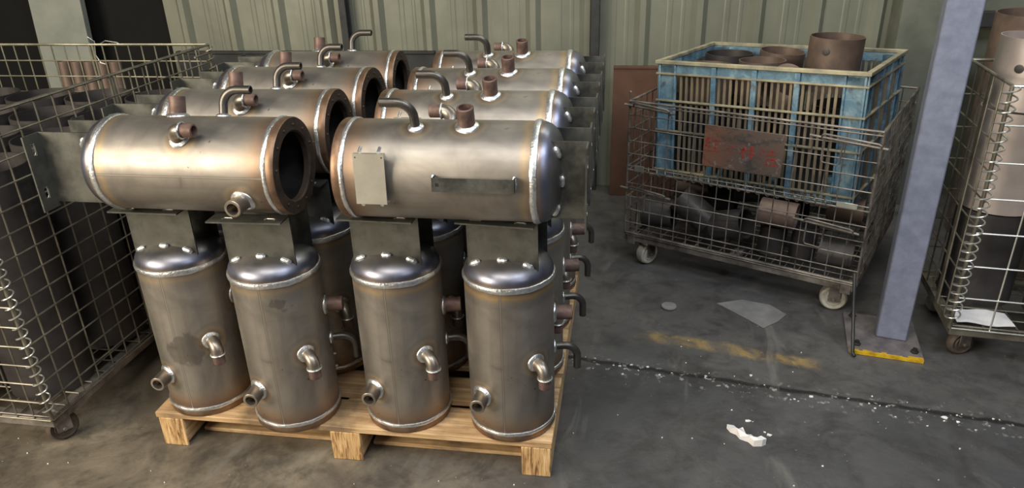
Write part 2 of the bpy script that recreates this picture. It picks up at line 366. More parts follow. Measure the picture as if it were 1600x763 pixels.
# ------------------------------------------------------------------ steel vessel
def dirv(ph): a = math.radians(ph); return Vector((math.sin(a), -math.cos(a), 0))
def collar(base, d, r, h=.007, seg=28):
    # wavy weld fillet hugging the shell round a branch
    m = MB(); d = Vector(d); zx = Vector((0, 0, 1)); t = d.cross(zx).normalized(); rings = []
    pr = [(r+.0085, -.001), (r+.0072, .003), (r+.003, .0055), (r-.001, .007), (r-.002, .003)]
    vs = []
    for (rr, hh) in pr:
        for k in range(seg):
            q = 2*PI*k/seg; a = rr*math.cos(q)*(1+.03*math.sin(5*q)); b = rr*math.sin(q)
            rad = math.sqrt(max(R*R-a*a, 0)) + hh
            vs.append(d*rad + t*a + zx*(base+b))
    fs = []
    for i in range(len(pr)-1):
        for k in range(seg):
            l = (k+1) % seg; fs.append((i*seg+k, i*seg+l, (i+1)*seg+l, (i+1)*seg+k))
    m.add(vs, fs); return m
def hollow(m, path, ro, ri, seg=20, depth=.03):
    # open-ended pipe: outer wall, end lip and a dark bore
    P = [Vector(p) for p in path]; m.tube(P, ro, seg, cap=False)
    e = P[-1]; t = (P[-1]-P[-2]).normalized(); fm = frame(e, (t.orthogonal()), t)
    m.lathe([(ro, 0), (ro-.0012, .0012), (ri, .0012), (ri, -depth), (0.0005, -depth)], seg, fm)
def make_vessel(blen, P, shellmat):
    root = empty('steel_tank', (0, 0, 0))
    m = MB(); m.lathe([(R-.006, .012), (R, .012), (R, ZR), (R, .18), (R, .30), (R, H)], 72); m.lathe([(R-.006, H), (R-.006, .012)], 72)
    sh = m.build('shell', shellmat, root)
    m = MB(); m.cur = 0
    m.lathe([(R-.001, 0.020), (R+.0015, .018), (R+.002, .012), (R+.002, .003), (R, 0)], 72); m.cur = 1
    m.lathe([(R, 0), (.087, 0), (.083, .003), (.083, .016), (R-.006, .018)], 72)
    fl = m.build('end_flange', ['rim', 'flange'], root)
    for k in range(12):
        if k in (3, 8): continue
        a = 2*PI*k/12+.2; b = MB(); fm = frame((.100*math.cos(a), .100*math.sin(a), 0), (1, 0, 0), (0, 0, -1)); b.lathe([(.0036, -.001), (.0036, .0015), (.0022, .003), (.0003, .003)], 10, fm)
        o = b.build('tack_stud', 'flange', fl)
    def ring(z, rad=.0052, amp=.0006):
        m = MB(); path = []; N = 96
        for k in range(N):
            q = 2*PI*k/N; path.append(((R+.001)*math.cos(q), (R+.001)*math.sin(q), z+amp*math.sin(q*7)+.4*amp*math.sin(q*19)))
        return path
    def ribbon(z, hw_, hh):
        m = MB(); N = 120; pr = [(-hw_, -.001), (-hw_*.8, hh*.6), (-hw_*.3, hh), (hw_*.3, hh), (hw_*.8, hh*.6), (hw_, -.001)]; vs = []
        for (dz, dr) in pr:
            for k in range(N):
                q = 2*PI*k/N; wz = .0005*math.sin(q*9)+.0003*math.sin(q*23); vs.append(((R+dr+(.0003*math.sin(k*2.1) if dr > 0 else 0))*math.cos(q), (R+dr)*math.sin(q), z+dz+wz))
        m.add(vs, [(i*N+k, i*N+(k+1) % N, (i+1)*N+(k+1) % N, (i+1)*N+k) for i in range(len(pr)-1) for k in range(N)]); return m
    ribbon(ZR+.002, .0062, .0038).build('weld_ring', 'weld', root); ribbon(H, .0088, .0042).build('weld_ring', 'weld', root)
    m = MB(); DH = .054; pr = [(R, H-.004), (R, H+.008)]
    for k in range(1, 15):
        q = PI/2*k/14; c, s_ = math.cos(q)**.72, math.sin(q)**1.0
        pr.append((max(R*c, .0005), H+.008+DH*s_))
    m.lathe(pr, 72); m.lathe([(R-.006, .0185), (R-.006, H)], 72)
    dm = MB(); dm.lathe(pr, 72); dm.build('dome_end', 'dome', root)
    li = MB(); li.lathe([(R-.007, .017), (R-.007, H), (.0005, H+.03)], 48); li.build('lining', 'inside', root)
    # bracket: two folded plates welded across the dome
    top = H+blen; hw = .090
    def domez(x, y):
        rr = min(math.hypot(x, y)/R, .999)
        return H+.008+DH*math.sqrt(max(0, 1-rr**(2/.72)))
    for s in (-1, 1):
        yp = s*.055; m = MB(); n = 14; t = .0022; xs = [-hw+2*hw*i/n for i in range(n+1)]
        # lower edge scribed to the dome
        for (o0, o1) in ((yp-t, yp+t),):
            vs = []
            for xx in xs: 
                zb = max(domez(xx, yp)-.004, H+.012); vs += [(xx, o0, zb), (xx, o0, top-.003), (xx, o1, zb), (xx, o1, top-.003)]
            fs = []
            for i in range(n):
                a = 4*i; b = a+4; fs += [(a, b, b+1, a+1), (a+2, a+3, b+3, b+2), (a, a+2, b+2, b), (a+1, b+1, b+3, a+3)]
            fs += [(0, 1, 3, 2), (4*n, 4*n+2, 4*n+3, 4*n+1)]
            m.add(vs, fs)
        # flange with two slots, folded outward
        y0, y1 = (yp-.052, yp+t) if s < 0 else (yp-t, yp+.052)
        x0, x1 = -hw-.012, hw
        ym0, ym1 = yp+s*.022, yp+s*.034; ya, yb = min(ym0, ym1), max(ym0, ym1)
        m.box((x0, y0, top-.004), (x1, ya, top)); m.box((x0, yb, top-.004), (x1, y1, top))
        for (a, b) in ((x0, -.072), (-.042, .038), (.068, x1)): m.box((a, ya, top-.004), (b, yb, top))
        bk = m.build('mounting_bracket', 'bracket', root)
        for (a, b) in ((-.072, -.042), (.038, .068)):
            sm = MB(); sm.tube([(a+.006, ya, top-.001), (b-.006, ya, top-.001), (b, (ya+yb)/2, top-.001), (b-.006, yb, top-.001), (a+.006, yb, top-.001), (a, (ya+yb)/2, top-.001)], .0011, 6, closed=True); sm.build('slot_rim', 'slot', bk)
        for xx in (-.070, .0, .066):
            w_ = MB(); pts = []
            for i in range(7):
                xq = xx-.013+.026*i/6; pts.append((xq, yp+s*(t+.003), domez(xq, yp+s*.004)+.001))
            w_.tube(pts, [.0035, .0066, .0072, .0066, .0072, .0064, .0035], 8); w_.build('weld_bead', 'weld', bk)
    # drain port near the flange
    z, x0, rr = P['port'], -.056, .0205; m = MB(); hollow(m, [(x0, -.09, z), (x0, -.12, z), (x0, -.152, z)], rr, rr-.0065, 24)
    dp = m.build('drain_port', 'elbow', root)
    m = MB(); N = 28; vs = []; prc = [(rr+.0085, -.001), (rr+.0072, .003), (rr+.003, .0055), (rr-.001, .007), (rr-.002, .003)]
    for (q_, hh) in prc:
        for k in range(N):
            a = 2*PI*k/N; xx = x0+q_*math.cos(a)*(1+.03*math.sin(5*a)); sc = (R+hh)/R; vs.append((xx*sc if hh > 0 else xx, -math.sqrt(R*R-xx*xx)*sc, z+q_*math.sin(a)))
    m.add(vs, [(i*N+k, i*N+(k+1) % N, (i+1)*N+(k+1) % N, (i+1)*N+k) for i in range(len(prc)-1) for k in range(N)]); m.build('weld_collar', 'weld', dp)
    # large elbow with a threaded end
    z, ph, rr = P['thick'], 48, .017; d = dirv(ph); cen = d*(R+.010)+Vector((0, 0, z-.026))
    m = MB(); path = [d*(R-.008)+Vector((0, 0, z))] + arc(cen, (0, 0, 1), d, .026, 10); m.tube(path, rr, 22); el = m.build('elbow_outlet', 'elbow', root)
    collar(z, d, rr).build('weld_collar', 'weld', el)
    e = path[-1]; m = MB(); m.tube(arc(e+Vector((0, 0, -.001)), (1, 0, 0), (0, 1, 0), rr+.0015, 24, 0, 2*PI)[:-1], .0022, 6, closed=True); m.build('joint_weld', 'weld', el)
    m = MB(); hollow(m, [e, e+Vector((0, 0, -.012)), e+Vector((0, 0, -.030))], rr-.001, rr-.0055, 22); m.build('threaded_end', 'thread', el)
    # thin bent pipe
    z, ph, rr = P['thin'], 108, .0105; d = dirv(ph); cen = d*(R+.028)+Vector((0, 0, z-.036))
    m = MB(); path = [d*(R-.008)+Vector((0, 0, z))] + arc(cen, (0, 0, 1), d, .036, 12); path.append(path[-1]+Vector((0, 0, -.035))); hollow(m, path, rr, rr-.0028, 18)
    bp = m.build('bent_pipe', 'pipe', root); collar(z, d, rr).build('weld_collar', 'weld', bp)
    # straight threaded nipple
    z, ph, rr = P['nip'], 104, .0195; d = dirv(ph); m = MB(); b0 = Vector((0, 0, z)); hollow(m, [b0+d*(R-.01), b0+d*(R+.02), b0+d*(R+.046)], rr, rr-.005, 24)
    nip = m.build('threaded_nipple', 'thread', root); collar(z, d, rr, .009).build('weld_collar', 'weld', nip)
    # label plate on two tabs (far side)
    ph = 176; d = dirv(ph); t = Vector((0, 0, 1)).cross(d); q0 = d*(R+.014)+Vector((0, 0, .098)) - t*0.006
    fm = frame(q0, t, d); m = MB(); m.box((-.058, -.0355, 0), (.052, .0355, .0022), fm)
    m.box((-.0602, -.0355, -.008), (-.058, .0355, .0022), fm)
    m.box((.052, -.0355, -.020), (.0545, .0355, .0022), fm)
    m.box((-.058, -.030, -.010), (-.053, .030, 0), fm)
    lp = m.build('label_plate', 'plate', root)
    m = MB()
    for s in (-1, 1):
        for hh in (-.052,): m.lathe([(.0018, .0023), (.0018, .0026), (.0002, .0026)], 8, frame(fm @ Vector((hh, s*.030, 0)), t, d))
    m.build('rivet_hole', 'bolt', lp)
    # tabs that fix the plate to the shell
    m = MB()
    for s in (-1, 1):
        for sg in (-1,):
            c0 = fm @ Vector((-.062*1, s*.022, -.004)); m = MB(); m.tube([c0, c0+t*(-.008)-d*.014], .004, 8); m.build('fixing_lug', 'weld', lp)
    for s in (-1, 1):
        c0 = fm @ Vector((.055, s*.022, -.004)); m = MB(); m.tube([c0-d*.012, c0+d*.001+t*.002], .0045, 8); m.build('fixing_lug', 'weld', lp)
    # strap with two holes
    ph = 175; d = dirv(ph); t = Vector((0, 0, 1)).cross(d); fm = frame(d*(R+.022)+Vector((0, 0, .33)), t, d); m = MB()
    hw2 = .0155; z0, z1 = -.088, .088
    def band(a, b): m.box((-hw2, a, 0), (hw2, b, .0028), fm)
    for (a, b, hole) in ((z0, z0+.006, 0), (z0+.014, z1-.018, 0), (z1-.010, z1, 0)): band(a, b)
    for a in (z0+.006, z1-.018):
        m.box((-hw2, a, 0), (-.004, a+.008, .0028), fm); m.box((.004, a, 0), (hw2, a+.008, .0028), fm)
    m.box((-hw2, z0-.0025, -.030), (hw2, z0, .0028), fm); m.box((-hw2, z1, -.030), (hw2, z1+.0025, .0028), fm)
    sb = m.build('strap_bar', 'bracket', root)
    for zz in (z0, z1+.004):
        m = MB(); pts = [fm @ Vector((-hw2*1.1+2.2*hw2*i/6, zz-.004, -.021)) for i in range(7)]; m.tube(pts, [.002, .0045, .005, .0055, .005, .0045, .002], 8); m.build('weld_bead', 'weld', sb)
    return root
vertical = make_vessel(.171, UP, 'shell')
def place(proto, first, loc, rot, label, group, tint=.75):
    o = proto if first else copy_tree(proto)
    o.location = loc; o.rotation_euler = rot; tag(o, label, 'tank', group)
    for ch in o.children:
        if ch.name.startswith('shell'): ch.color = (tint, 0 if 'dark stain' in label else 1, 0 if 'dark smudge' in label else 1, 1)
    return o
cols = [(.123, .111), (.414, .073), (.737, .111), (1.038, .109)]
rowname = ['front row', 'second row', 'third row', 'rear row']
colname = ['far left column', 'second column from the left', 'third column from the left', 'right hand column']
bpy.context.view_layer.update()
short = make_vessel(.116, LIE, 'shell_lying'); protoL = make_vessel(.171, LIE, 'shell_lying')
bpy.context.view_layer.update()
vlabels = {0: ['upright brown steel tank at the left corner of the pallet, dark stain by its elbow', 'upright steel tank in front, second from left, dark smudge below its weld ring',
               'upright steel tank in front, third from left, dull yellow band below its weld ring', 'upright steel tank at the right front corner with orange tint under its blue dome']}
first = True
for r_ in range(4):
    for c_ in range(4):
        x, y = cols[c_]; yy = y + .272*r_
        lab = vlabels[0][c_] if r_ == 0 else 'upright steel tank, %s, %s of the pallet' % (colname[c_], rowname[r_])
        rz = random.uniform(-.04, .04) if r_ else (.0, .03, -.03, -.09)[c_]
        place(vertical, first, (x, yy, PH), (0, 0, rz), lab, 'upright steel tanks on the pallet', (.45, .5, .7, 1.15)[c_] if r_ == 0 else .6); first = False
llabels = ['front tank of the lying left row, pale gold shell and open flanged mouth', 'second lying tank from the front in the left row, open mouth facing right',
           'third lying tank from the front in the left row, behind the second open mouth', 'rearmost lying tank of the left row, nearest the metal wall']
rlabels = ['front tank of the lying right row with blank plate and holed strap', 'second lying tank from the front in the right row, dome facing right',
           'third lying tank from the front in the right row, between its neighbours', 'rearmost lying tank of the right row, nearest the metal wall']
ZH = .866
for k in range(4):
    y = .045 + .302*k
    place(protoL, k == 0, (.532, y, ZH), (random.uniform(-.03, .03)*(k > 0), -PI/2, 0), llabels[k], 'lying steel tanks, left row')
for k in range(4):
    y = .045 + .302*k
    # rotate half a turn about the vertical so the dome points right
    o = place(short, k == 0, (.669, y, ZH), (0, 0, 0), rlabels[k], 'lying steel tanks, right row')
    o.rotation_euler = (Matrix.Rotation(PI, 4, 'Z') @ Matrix.Rotation(-PI/2, 4, 'Y')).to_euler()

# ------------------------------------------------------------------ wire cages
def grid(m, o, u, v, lu, lv, nu, nv, r, seg=6, wob=0.0):
    o, u, v = Vector(o), Vector(u), Vector(v); n = u.cross(v).normalized()
    for i in range(nu+1):
        a = o+u*(lu*i/nu); j = random.uniform(-wob, wob)
        m.tube([a, a+v*lv*.5+n*j, a+v*lv], r, seg)
    for i in range(nv+1):
        a = o+v*(lv*i/nv); j = random.uniform(-wob, wob)
        m.tube([a+n*r*1.6, a+u*lu*.5+n*(r*1.6+j), a+u*lu+n*r*1.6], r, seg)
def helix(m, a, b, rad, turns, r, seg=6, n=14):
    a, b = Vector(a), Vector(b); t = (b-a).normalized(); x = t.orthogonal().normalized(); y = t.cross(x); N = int(turns*n)
    m.tube([a+(b-a)*(i/N)+rad*(math.cos(2*PI*i/n)*x+math.sin(2*PI*i/n)*y) for i in range(N+1)], r, seg)
def castor(parent, x, y, top, wr, mat, yaw=0.3, ww=.032):
    m = MB(); fm = Matrix.Translation((x, y, 0)) @ Matrix.Rotation(yaw, 4, 'Z')
    m.box((-.045, -.04, top-.006), (.045, .04, top), fm); 
    for s in (-1, 1):
        m.box((-.020, s*(ww/2+.006)-.002, wr-.008), (.022, s*(ww/2+.006)+.002, top-.004), fm)
    m.lathe([(.001, top-.022), (.022, top-.022), (.026, top-.012), (.022, top-.005)], 18, fm)
    a = fm @ Vector((.0, -ww/2-.014, wr)); b = fm @ Vector((0, ww/2+.014, wr)); m.tube([a, b], .006, 10)
    o = m.build('castor', 'wire_rusty', parent, bevel=.001)
    m = MB(); ax = (fm.to_3x3() @ Vector((0, 1, 0))); wm = frame(fm @ Vector((.0, 0, wr)), (0, 0, 1), ax)
    m.lathe([(.008, -ww/2), (wr*.55, -ww/2), (wr*.6, -ww/2+.003), (wr-.008, -ww/2), (wr-.002, -ww/2+.006), (wr, 0), (wr-.002, ww/2-.006), (wr-.008, ww/2), (wr*.6, ww/2-.003), (wr*.55, ww/2), (.008, ww/2)], 28, wm)
    m.build('wheel', mat, o)

# --- middle trolley (local x along the front, y into depth)
CX, CY, CA, CW, CD, CB, CT = 1.336, 1.366, -.452, .928, .742, .141, .717
tr = empty('wire_trolley', (CX, CY, 0), CA); tag(tr, 'grimy wire mesh trolley on wheels holding the blue crate', 'trolley')
m = MB()
for (a, b) in (((0, 0, .112), (CW, .03, .142)), ((0, CD-.03, .112), (CW, CD, .142)), ((0, .03, .112), (.03, CD-.03, .142)), ((CW-.03, .03, .112), (CW, CD-.03, .142)), ((CW/2-.02, .03, .112), (CW/2+.02, CD-.03, .135))): m.box(a, b)
m.box((.012, -.004, .10), (.05, .0, .146)); m.box((CW-.05, -.004, .10), (CW-.012, .0, .146))
m.build('base_frame', 'wire_rusty', tr, bevel=.002)
m = MB(); grid(m, (.0, .0, .147), (1, 0, 0), (0, 1, 0), CW, CD, 18, 15, .0022); m.build('floor_mesh', 'wire_rusty', tr)
HZ = .445
def zig(m, a, b, r):
    m.tube([a, b], r, 8)
m = MB(); grid(m, (0, 0, CB), (1, 0, 0), (0, 0, 1), CW, HZ-CB-.012, 17, 5, .0023, wob=.003); zig(m, (0, -.003, CB+.008), (CW, -.003, CB+.008), .0035); zig(m, (0, -.003, HZ-.014), (CW, -.003, HZ-.014), .0032)
m.build('lower_gate', 'wire_rusty', tr)
m = MB(); grid(m, (.004, -.002, HZ+.004), (1, 0, 0), (0, 0, 1), CW-.008, CT-HZ-.004, 17, 5, .0023, wob=.004); zig(m, (0, -.004, CT), (CW, -.004, CT), .0045); zig(m, (0, -.004, CT-.013), (CW, -.004, CT-.013), .003)
m.build('upper_gate', 'wire_rusty', tr)
m = MB(); helix(m, (.09, -.002, HZ-.006), (CW-.12, -.002, HZ-.006), .015, 20, .0019); m.build('coil_hinge', 'wire', tr)
for nm, o, u, lu, nu in (('left_panel', (0, 0, CB), (0, 1, 0), CD, 14), ('right_panel', (CW, 0, CB), (0, 1, 0), CD, 14), ('back_panel', (0, CD, CB), (1, 0, 0), CW, 17)):
    m = MB(); grid(m, o, u, (0, 0, 1), lu, CT-CB, nu, 10, .0023, wob=.004)
    e = Vector(o)+Vector(u)*lu; zig(m, (o[0], o[1], CT), (e.x, e.y, CT), .0045); zig(m, (o[0], o[1], HZ), (e.x, e.y, HZ), .0035)
    m.build('side_panel' if nm != 'back_panel' else 'back_panel', 'wire_rusty', tr)
for (x, y) in ((0, 0), (CW, 0), (0, CD), (CW, CD)):
    m = MB(); m.tube([(x, y, CB), (x, y, CT+.004)], .0048, 10)
    if (x, y) == (0, 0): m.tube([(x, y, CT), (x, y, CT+.03)], .003, 8); m.lathe([(.0005, -.006), (.005, -.003), (.006, 0), (.005, .004), (.0005, .006)], 12, Matrix.Translation((x, y, CT+.034)))
    m.build('corner_post', 'wire_rusty', tr)
def latch(x0, x1, z):
    m = MB(); m.tube([(x0-.018, -.012, z+.004), (x1+.01, -.012, z-.012)], .0048, 8)
    m.tube([(x0+.02, -.010, z-.004), (x0+.026, -.02, z+.012), (x0+.034, -.022, z+.016), (x1-.02, -.022, z+.004), (x1-.012, -.02, z), (x1-.008, -.010, z-.02)], .0036, 8)
    m.tube([(x0+.03, -.010, z-.004), (x0+.03, -.014, z-.078), (x0+.036, -.014, z-.086), (x0+.085, -.014, z-.090), (x0+.092, -.014, z-.084), (x0+.092, -.010, z-.01)], .0028, 8)
    m.build('latch', 'wire_rusty', tr)
latch(.0, .185, .70); latch(-.005, .19, .350); latch(.715, .94, .675); latch(.70, .90, .358)
m = MB(); m.box((.035, -.008, HZ-.016), (.075, -.004, HZ+.010)); m.build('clip_plate', 'wire_bright', tr, bevel=.001)
m = MB(); m.box((CW-.11, -.008, HZ-.012), (CW-.04, -.004, HZ+.008)); m.build('clip_plate', 'wire_bright', tr, bevel=.001)
# worn sign
sg = bpy.data.objects.new('worn_sign_plate', None); 
m = MB(); m.box((0, -.0025, 0), (.298, 0, .162)); sgn = m.build('sign_plate', 'sign', tr, bevel=.001); sgn.location = (.319, -.010, .504); sgn['label'] = 'rusty sign plate with faded red characters'
def strokes(m, ox, oz, s, lines, th=.006):
    for (x0, z0, x1, z1) in lines:
        a = Vector((ox+x0*s, -.0029, oz+z0*s)); b = Vector((ox+x1*s, -.0029, oz+z1*s)); d = (b-a); ln = d.length; fm = frame(a, (0, 1, 0), d)
        k = 0.0
        while k < ln:
            e = min(ln, k+random.uniform(.004, .014)); w0 = th*random.uniform(.15, .6)
            m.box((-.0005, -w0, k), (.0005, w0, e), fm); k = e+random.uniform(0, .005)
m = MB(); strokes(m, .006, .058, .055, [(.25,1,.05,.72),(.05,.72,.35,.72),(.35,.72,.02,.42),(.02,.42,.4,.42),(.0,.1,.4,.2),(.5,.9,1,.9),(.75,.9,.75,.12),(.45,.12,1.05,.12)], .0075)
m.build('red_character', 'redink', sgn, smooth=False)
m = MB(); strokes(m, .086, .050, .045, [(.1,.75,.5,1),(.5,1,.95,.7),(.3,.55,.72,.55),(.5,.55,.3,.1),(.15,.3,.0,.05)], .003)
m.build('red_character', 'redink', sgn, smooth=False)
m = MB(); strokes(m, .142, .055, .050, [(0,.7,.5,.7),(.25,1,.25,0),(.25,.65,0,.3),(.25,.65,.5,.4),(.6,.7,1.1,.7),(.85,1,.85,0),(.85,.65,.6,.25),(.85,.65,1.1,.3)], .0075)
m.build('red_character', 'redink', sgn, smooth=False)
m = MB(); strokes(m, .212, .040, .062, [(.1,1,.3,.8),(.05,.7,.3,.6),(0,.2,.3,.45),(.45,.9,1.05,.9),(.45,.65,1.05,.65),(.5,.4,1,.4),(.5,.4,.5,.05),(1,.4,1,.05),(.4,.05,1.1,.05),(.75,.9,.75,.65),(.75,.4,.75,.05)], .007)
m.build('red_character', 'redink', sgn, smooth=False)
castor(tr, .085, .05, .112, .05, 'castor', 1.2, .042); castor(tr, CW-.075, .055, .112, .05, 'castor', .25, .042)
castor(tr, .085, CD-.06, .112, .05, 'castor', .8, .042); castor(tr, CW-.075, CD-.06, .112, .05, 'castor', .5, .042)

def loose_tube(name, loc, axis, r, ln, mat, label, cat, group=None, hole=False, wall=.004, cut=0):
    m = MB(); fm = frame((0, 0, 0), Vector(axis).orthogonal(), axis); seg = 48
    vs = []; fs = []
    pr = [(r, 0), (r, ln), (r-wall, ln), (r-wall, 0)]
    for (rr, z) in pr:
        for k in range(seg):
            q = 2*PI*k/seg; zz = z + (cut*math.cos(q)*r if z > 0 else 0); vs.append(fm @ Vector((rr*math.cos(q), rr*math.sin(q), zz)))
    for i in range(4):
        for k in range(seg):
            l = (k+1) % seg; fs.append((i*seg+k, i*seg+l, ((i+1) % 4)*seg+l, ((i+1) % 4)*seg+k))
    m.add(vs, fs); o = m.build(name, mat, angle=40); o.location = loc; tag(o, label, cat, group)
    if hole:
        for (d, hz) in hole:
            d = Vector(d).normalized(); hm = MB(); hm.lathe([(.013, 0), (.013, .0012), (.011, .0016), (.0002, .0016)], 20, frame(d*(r-.0004)+Vector((0, 0, hz)), (0, 0, 1), d)); h = hm.build('bolt_hole', 'bolt', o)
    return o
# blue crate
KX, KY, KA, KW, KD, KB, KT = 1.463, 1.489, -.509, .788, .533, .363, .853
cr = empty('plastic_crate', (KX, KY, KB), KA); cr.rotation_euler = (-.008, -.039, KA); tag(cr, 'dusty blue slatted plastic crate sitting in the wire trolley', 'crate')
KH = KT-KB; cw = .075
m = MB(); m.cur = 0
for (x, y) in ((0, 0), (KW-cw, 0), (0, KD-cw), (KW-cw, KD-cw)):
    x0, x1 = (x, x+cw); y0, y1 = (y, y+cw)
    if y == 0: m.box((x0, 0, 0), (x1, .004, KH-.02))
    else: m.box((x0, KD-.004, 0), (x1, KD, KH-.02))
    if x == 0: m.box((0, y0, 0), (.004, y1, KH-.02))
    else: m.box((KW-.004, y0, 0), (KW, y1, KH-.02))
m.box((0, 0, KH-.050), (KW, .004, KH-.014)); m.box((0, KD-.004, KH-.05), (KW, KD, KH-.014)); m.box((0, 0, KH-.05), (.004, KD, KH-.014)); m.box((KW-.004, 0, KH-.05), (KW, KD, KH-.014))
m.box((0, 0, 0), (KW, KD, .006))
for x in (.0, cw-.008, KW-cw, KW-.008): m.box((x, -.008, 0), (x+.008, 0, KH-.016))
for y in (.0, cw-.008, KD-cw, KD-.008):
    m.box((-.008, y, 0), (0, y+.008, KH-.016)); m.box((KW, y, 0), (KW+.008, y+.008, KH-.016))
for i in range(1, 4):
    x = cw+(KW-2*cw)*i/4; m.box((x-.010, -.010, 0), (x+.010, .004, KH-.016)); m.box((x-.010, KD-.004, 0), (x+.010, KD+.010, KH-.016))
for i in range(1, 3):
    y = cw+(KD-2*cw)*i/3; m.box((-.010, y-.012, 0), (.004, y+.012, KH-.016)); m.box((KW-.004, y-.012, 0), (KW+.010, y+.012, KH-.016))
m.build('crate_body', 'crate', cr, bevel=.0015)
m = MB()
for (a, b) in (((-.014, -.014, KH-.014), (KW+.014, .006, KH)), ((-.014, KD-.006, KH-.014), (KW+.014, KD+.014, KH)), ((-.014, .006, KH-.014), (.006, KD-.006, KH)), ((KW-.006, .006, KH-.014), (KW+.014, KD-.006, KH))): m.box(a, b)
for z in (KH-.056, KH-.165, KH-.29, 0.03):
    m.box((-.011, -.011, z), (KW+.011, 0.002, z+.008)); m.box((-.011, KD-.002, z), (KW+.011, KD+.011, z+.008)); m.box((-.011, 0, z), (0.002, KD, z+.008)); m.box((KW-.002, 0, z), (KW+.011, KD, z+.008))
m.build('crate_rim', 'crate_edge', cr, bevel=.002)
m = MB()
for i in range(4):
    a = cw+(KW-2*cw)*i/4+.010; b = cw+(KW-2*cw)*(i+1)/4-.010; n = 6
    for k in range(n):
        x = a+(b-a)*(k+.5)/n
        m.box((x-.0048, -.002, .006), (x+.0048, .004, KH-.05)); m.box((x-.0048, KD-.004, .006), (x+.0048, KD+.002, KH-.05))
for i in range(3):
    a = cw+(KD-2*cw)*i/3+.012; b = cw+(KD-2*cw)*(i+1)/3-.012
    for k in range(6):
        y = a+(b-a)*(k+.5)/6
        m.box((-.002, y-.0035, .006), (.004, y+.0035, KH-.05)); m.box((KW-.004, y-.0035, .006), (KW+.002, y+.0035, KH-.05))
m.build('slats', 'crate_slat', cr)
ca, sa = math.cos(KA), math.sin(KA)
def kp(x, y, z): return (KX+ca*x-sa*y, KY+sa*x+ca*y, z)
def kd(x, y, z=0): return Vector((ca*x-sa*y, sa*x+ca*y, z))
gg = 'cut tubes in the blue crate'
loose_tube('cut_tube', kp(.58, .26, .755), (0.02, 0, 1), .098, .20, 'tube_brown', 'brown cut tube with a round hole, standing tallest in the blue crate', 'tube', gg, [((-.62, -1, 0), .155)])
loose_tube('cut_tube', kp(.13, .14, .672), (.02, .05, 1), .100, .155, 'tube_brown', 'dark cut tube sunk at the left front corner of the blue crate', 'tube', gg)
loose_tube('cut_tube', kp(.32, .43, .690), (.06, -.03, 1), .091, .165, 'tube_brown', 'pale rimmed cut tube at the back middle of the blue crate', 'tube', gg)
loose_tube('cut_tube', kp(.32, .24, .680), (-.02, .02, 1), .091, .165, 'tube_brown', 'cut tube with a small hole, left of the tall standing tube', 'tube', gg, [((-.4, -1, 0), .15)])
loose_tube('cut_tube', kp(.46, .030, .765), kd(.05, .93, .30), .070, .11, 'tube_brown', 'cut tube lying on its side against the crate front', 'tube', gg)
loose_tube('cut_tube', kp(.12, .38, .675), (.0, .02, 1), .100, .16, 'tube', 'dark cut tube at the back left of the blue crate', 'tube', gg)
for i, (x, y) in enumerate(((.12, .14), (.34, .14), (.56, .14), (.12, .38), (.34, .40), (.60, .40))):
    lab = ['at the left front', 'at the front middle', 'at the right front', 'at the back left', 'at the back middle', 'at the back right'][i]
    loose_tube('cut_tube', kp(x, y, .374+.039*x), (-.039, 0, 1), .098, .275, 'tube', 'brown tube standing on the crate bottom, seen between the slats, '+lab, 'tube', gg)
# scrap pipe pieces in the lower half of the trolley
ca2, sa2 = math.cos(CA), math.sin(CA)
def tp(x, y, z): return (CX+ca2*x-sa2*y, CY+sa2*x+ca2*y, z)
def td(x, y, z=0): return Vector((ca2*x-sa2*y, sa2*x+ca2*y, z))
scr = [((.04, .10, .215), (1, .15, .06), .06, .13, 'tube', 'short dark pipe piece at the left end of the trolley bottom'),
       ((.20, .085, .32), (.75, .1, -.55), .058, .16, 'tube', 'tilted pipe piece with its open end facing right, on the pile by the left latch'),
       ((.14, .22, .34), (1, .2, .1), .055, .13, 'tube_brown', 'rusty brown pipe piece lying above the left end of the pile'),
       ((.36, .10, .22), (1, -.2, .35), .06, .14, 'tube', 'dark pipe piece leaning below the sign plate in the trolley'),
       ((.36, .30, .32), (1, .3, .0), .055, .15, 'tube', 'pipe piece far back on the pile behind the leaning one'),
       ((.54, .07, .335), (1, .05, -.03), .052, .135, 'tube_brown', 'brownish pipe piece lying level on top of the middle pile'),
       ((.585, .11, .155), (.05, 0, 1), .052, .12, 'tube', 'grey pipe piece standing upright under the level brownish one'),
       ((.70, .12, .155), (.05, .1, 1), .048, .13, 'tube', 'narrow pipe piece standing right of the upright grey one'),
       ((.77, .08, .215), (1, .1, -.05), .05, .12, 'tube', 'pipe piece lying at the right end of the trolley behind the lower latch'),
       ((.74, .30, .31), (1, .1, .0), .05, .13, 'tube_brown', 'pipe piece lying high at the right back of the trolley'),
       ((.20, .40, .22), (1, .1, .0), .06, .14, 'tube', 'pipe piece deep in the trolley at the back left'),
       ((.50, .40, .22), (1, -.1, .0), .06, .14, 'tube', 'pipe piece deep in the trolley at the back middle')]
for (p, d, r, ln, mt, lab) in scr:
    loose_tube('pipe_piece', tp(*p), td(*d).normalized(), r, ln, mt, lab, 'pipe', 'pipe pieces in the trolley bottom')

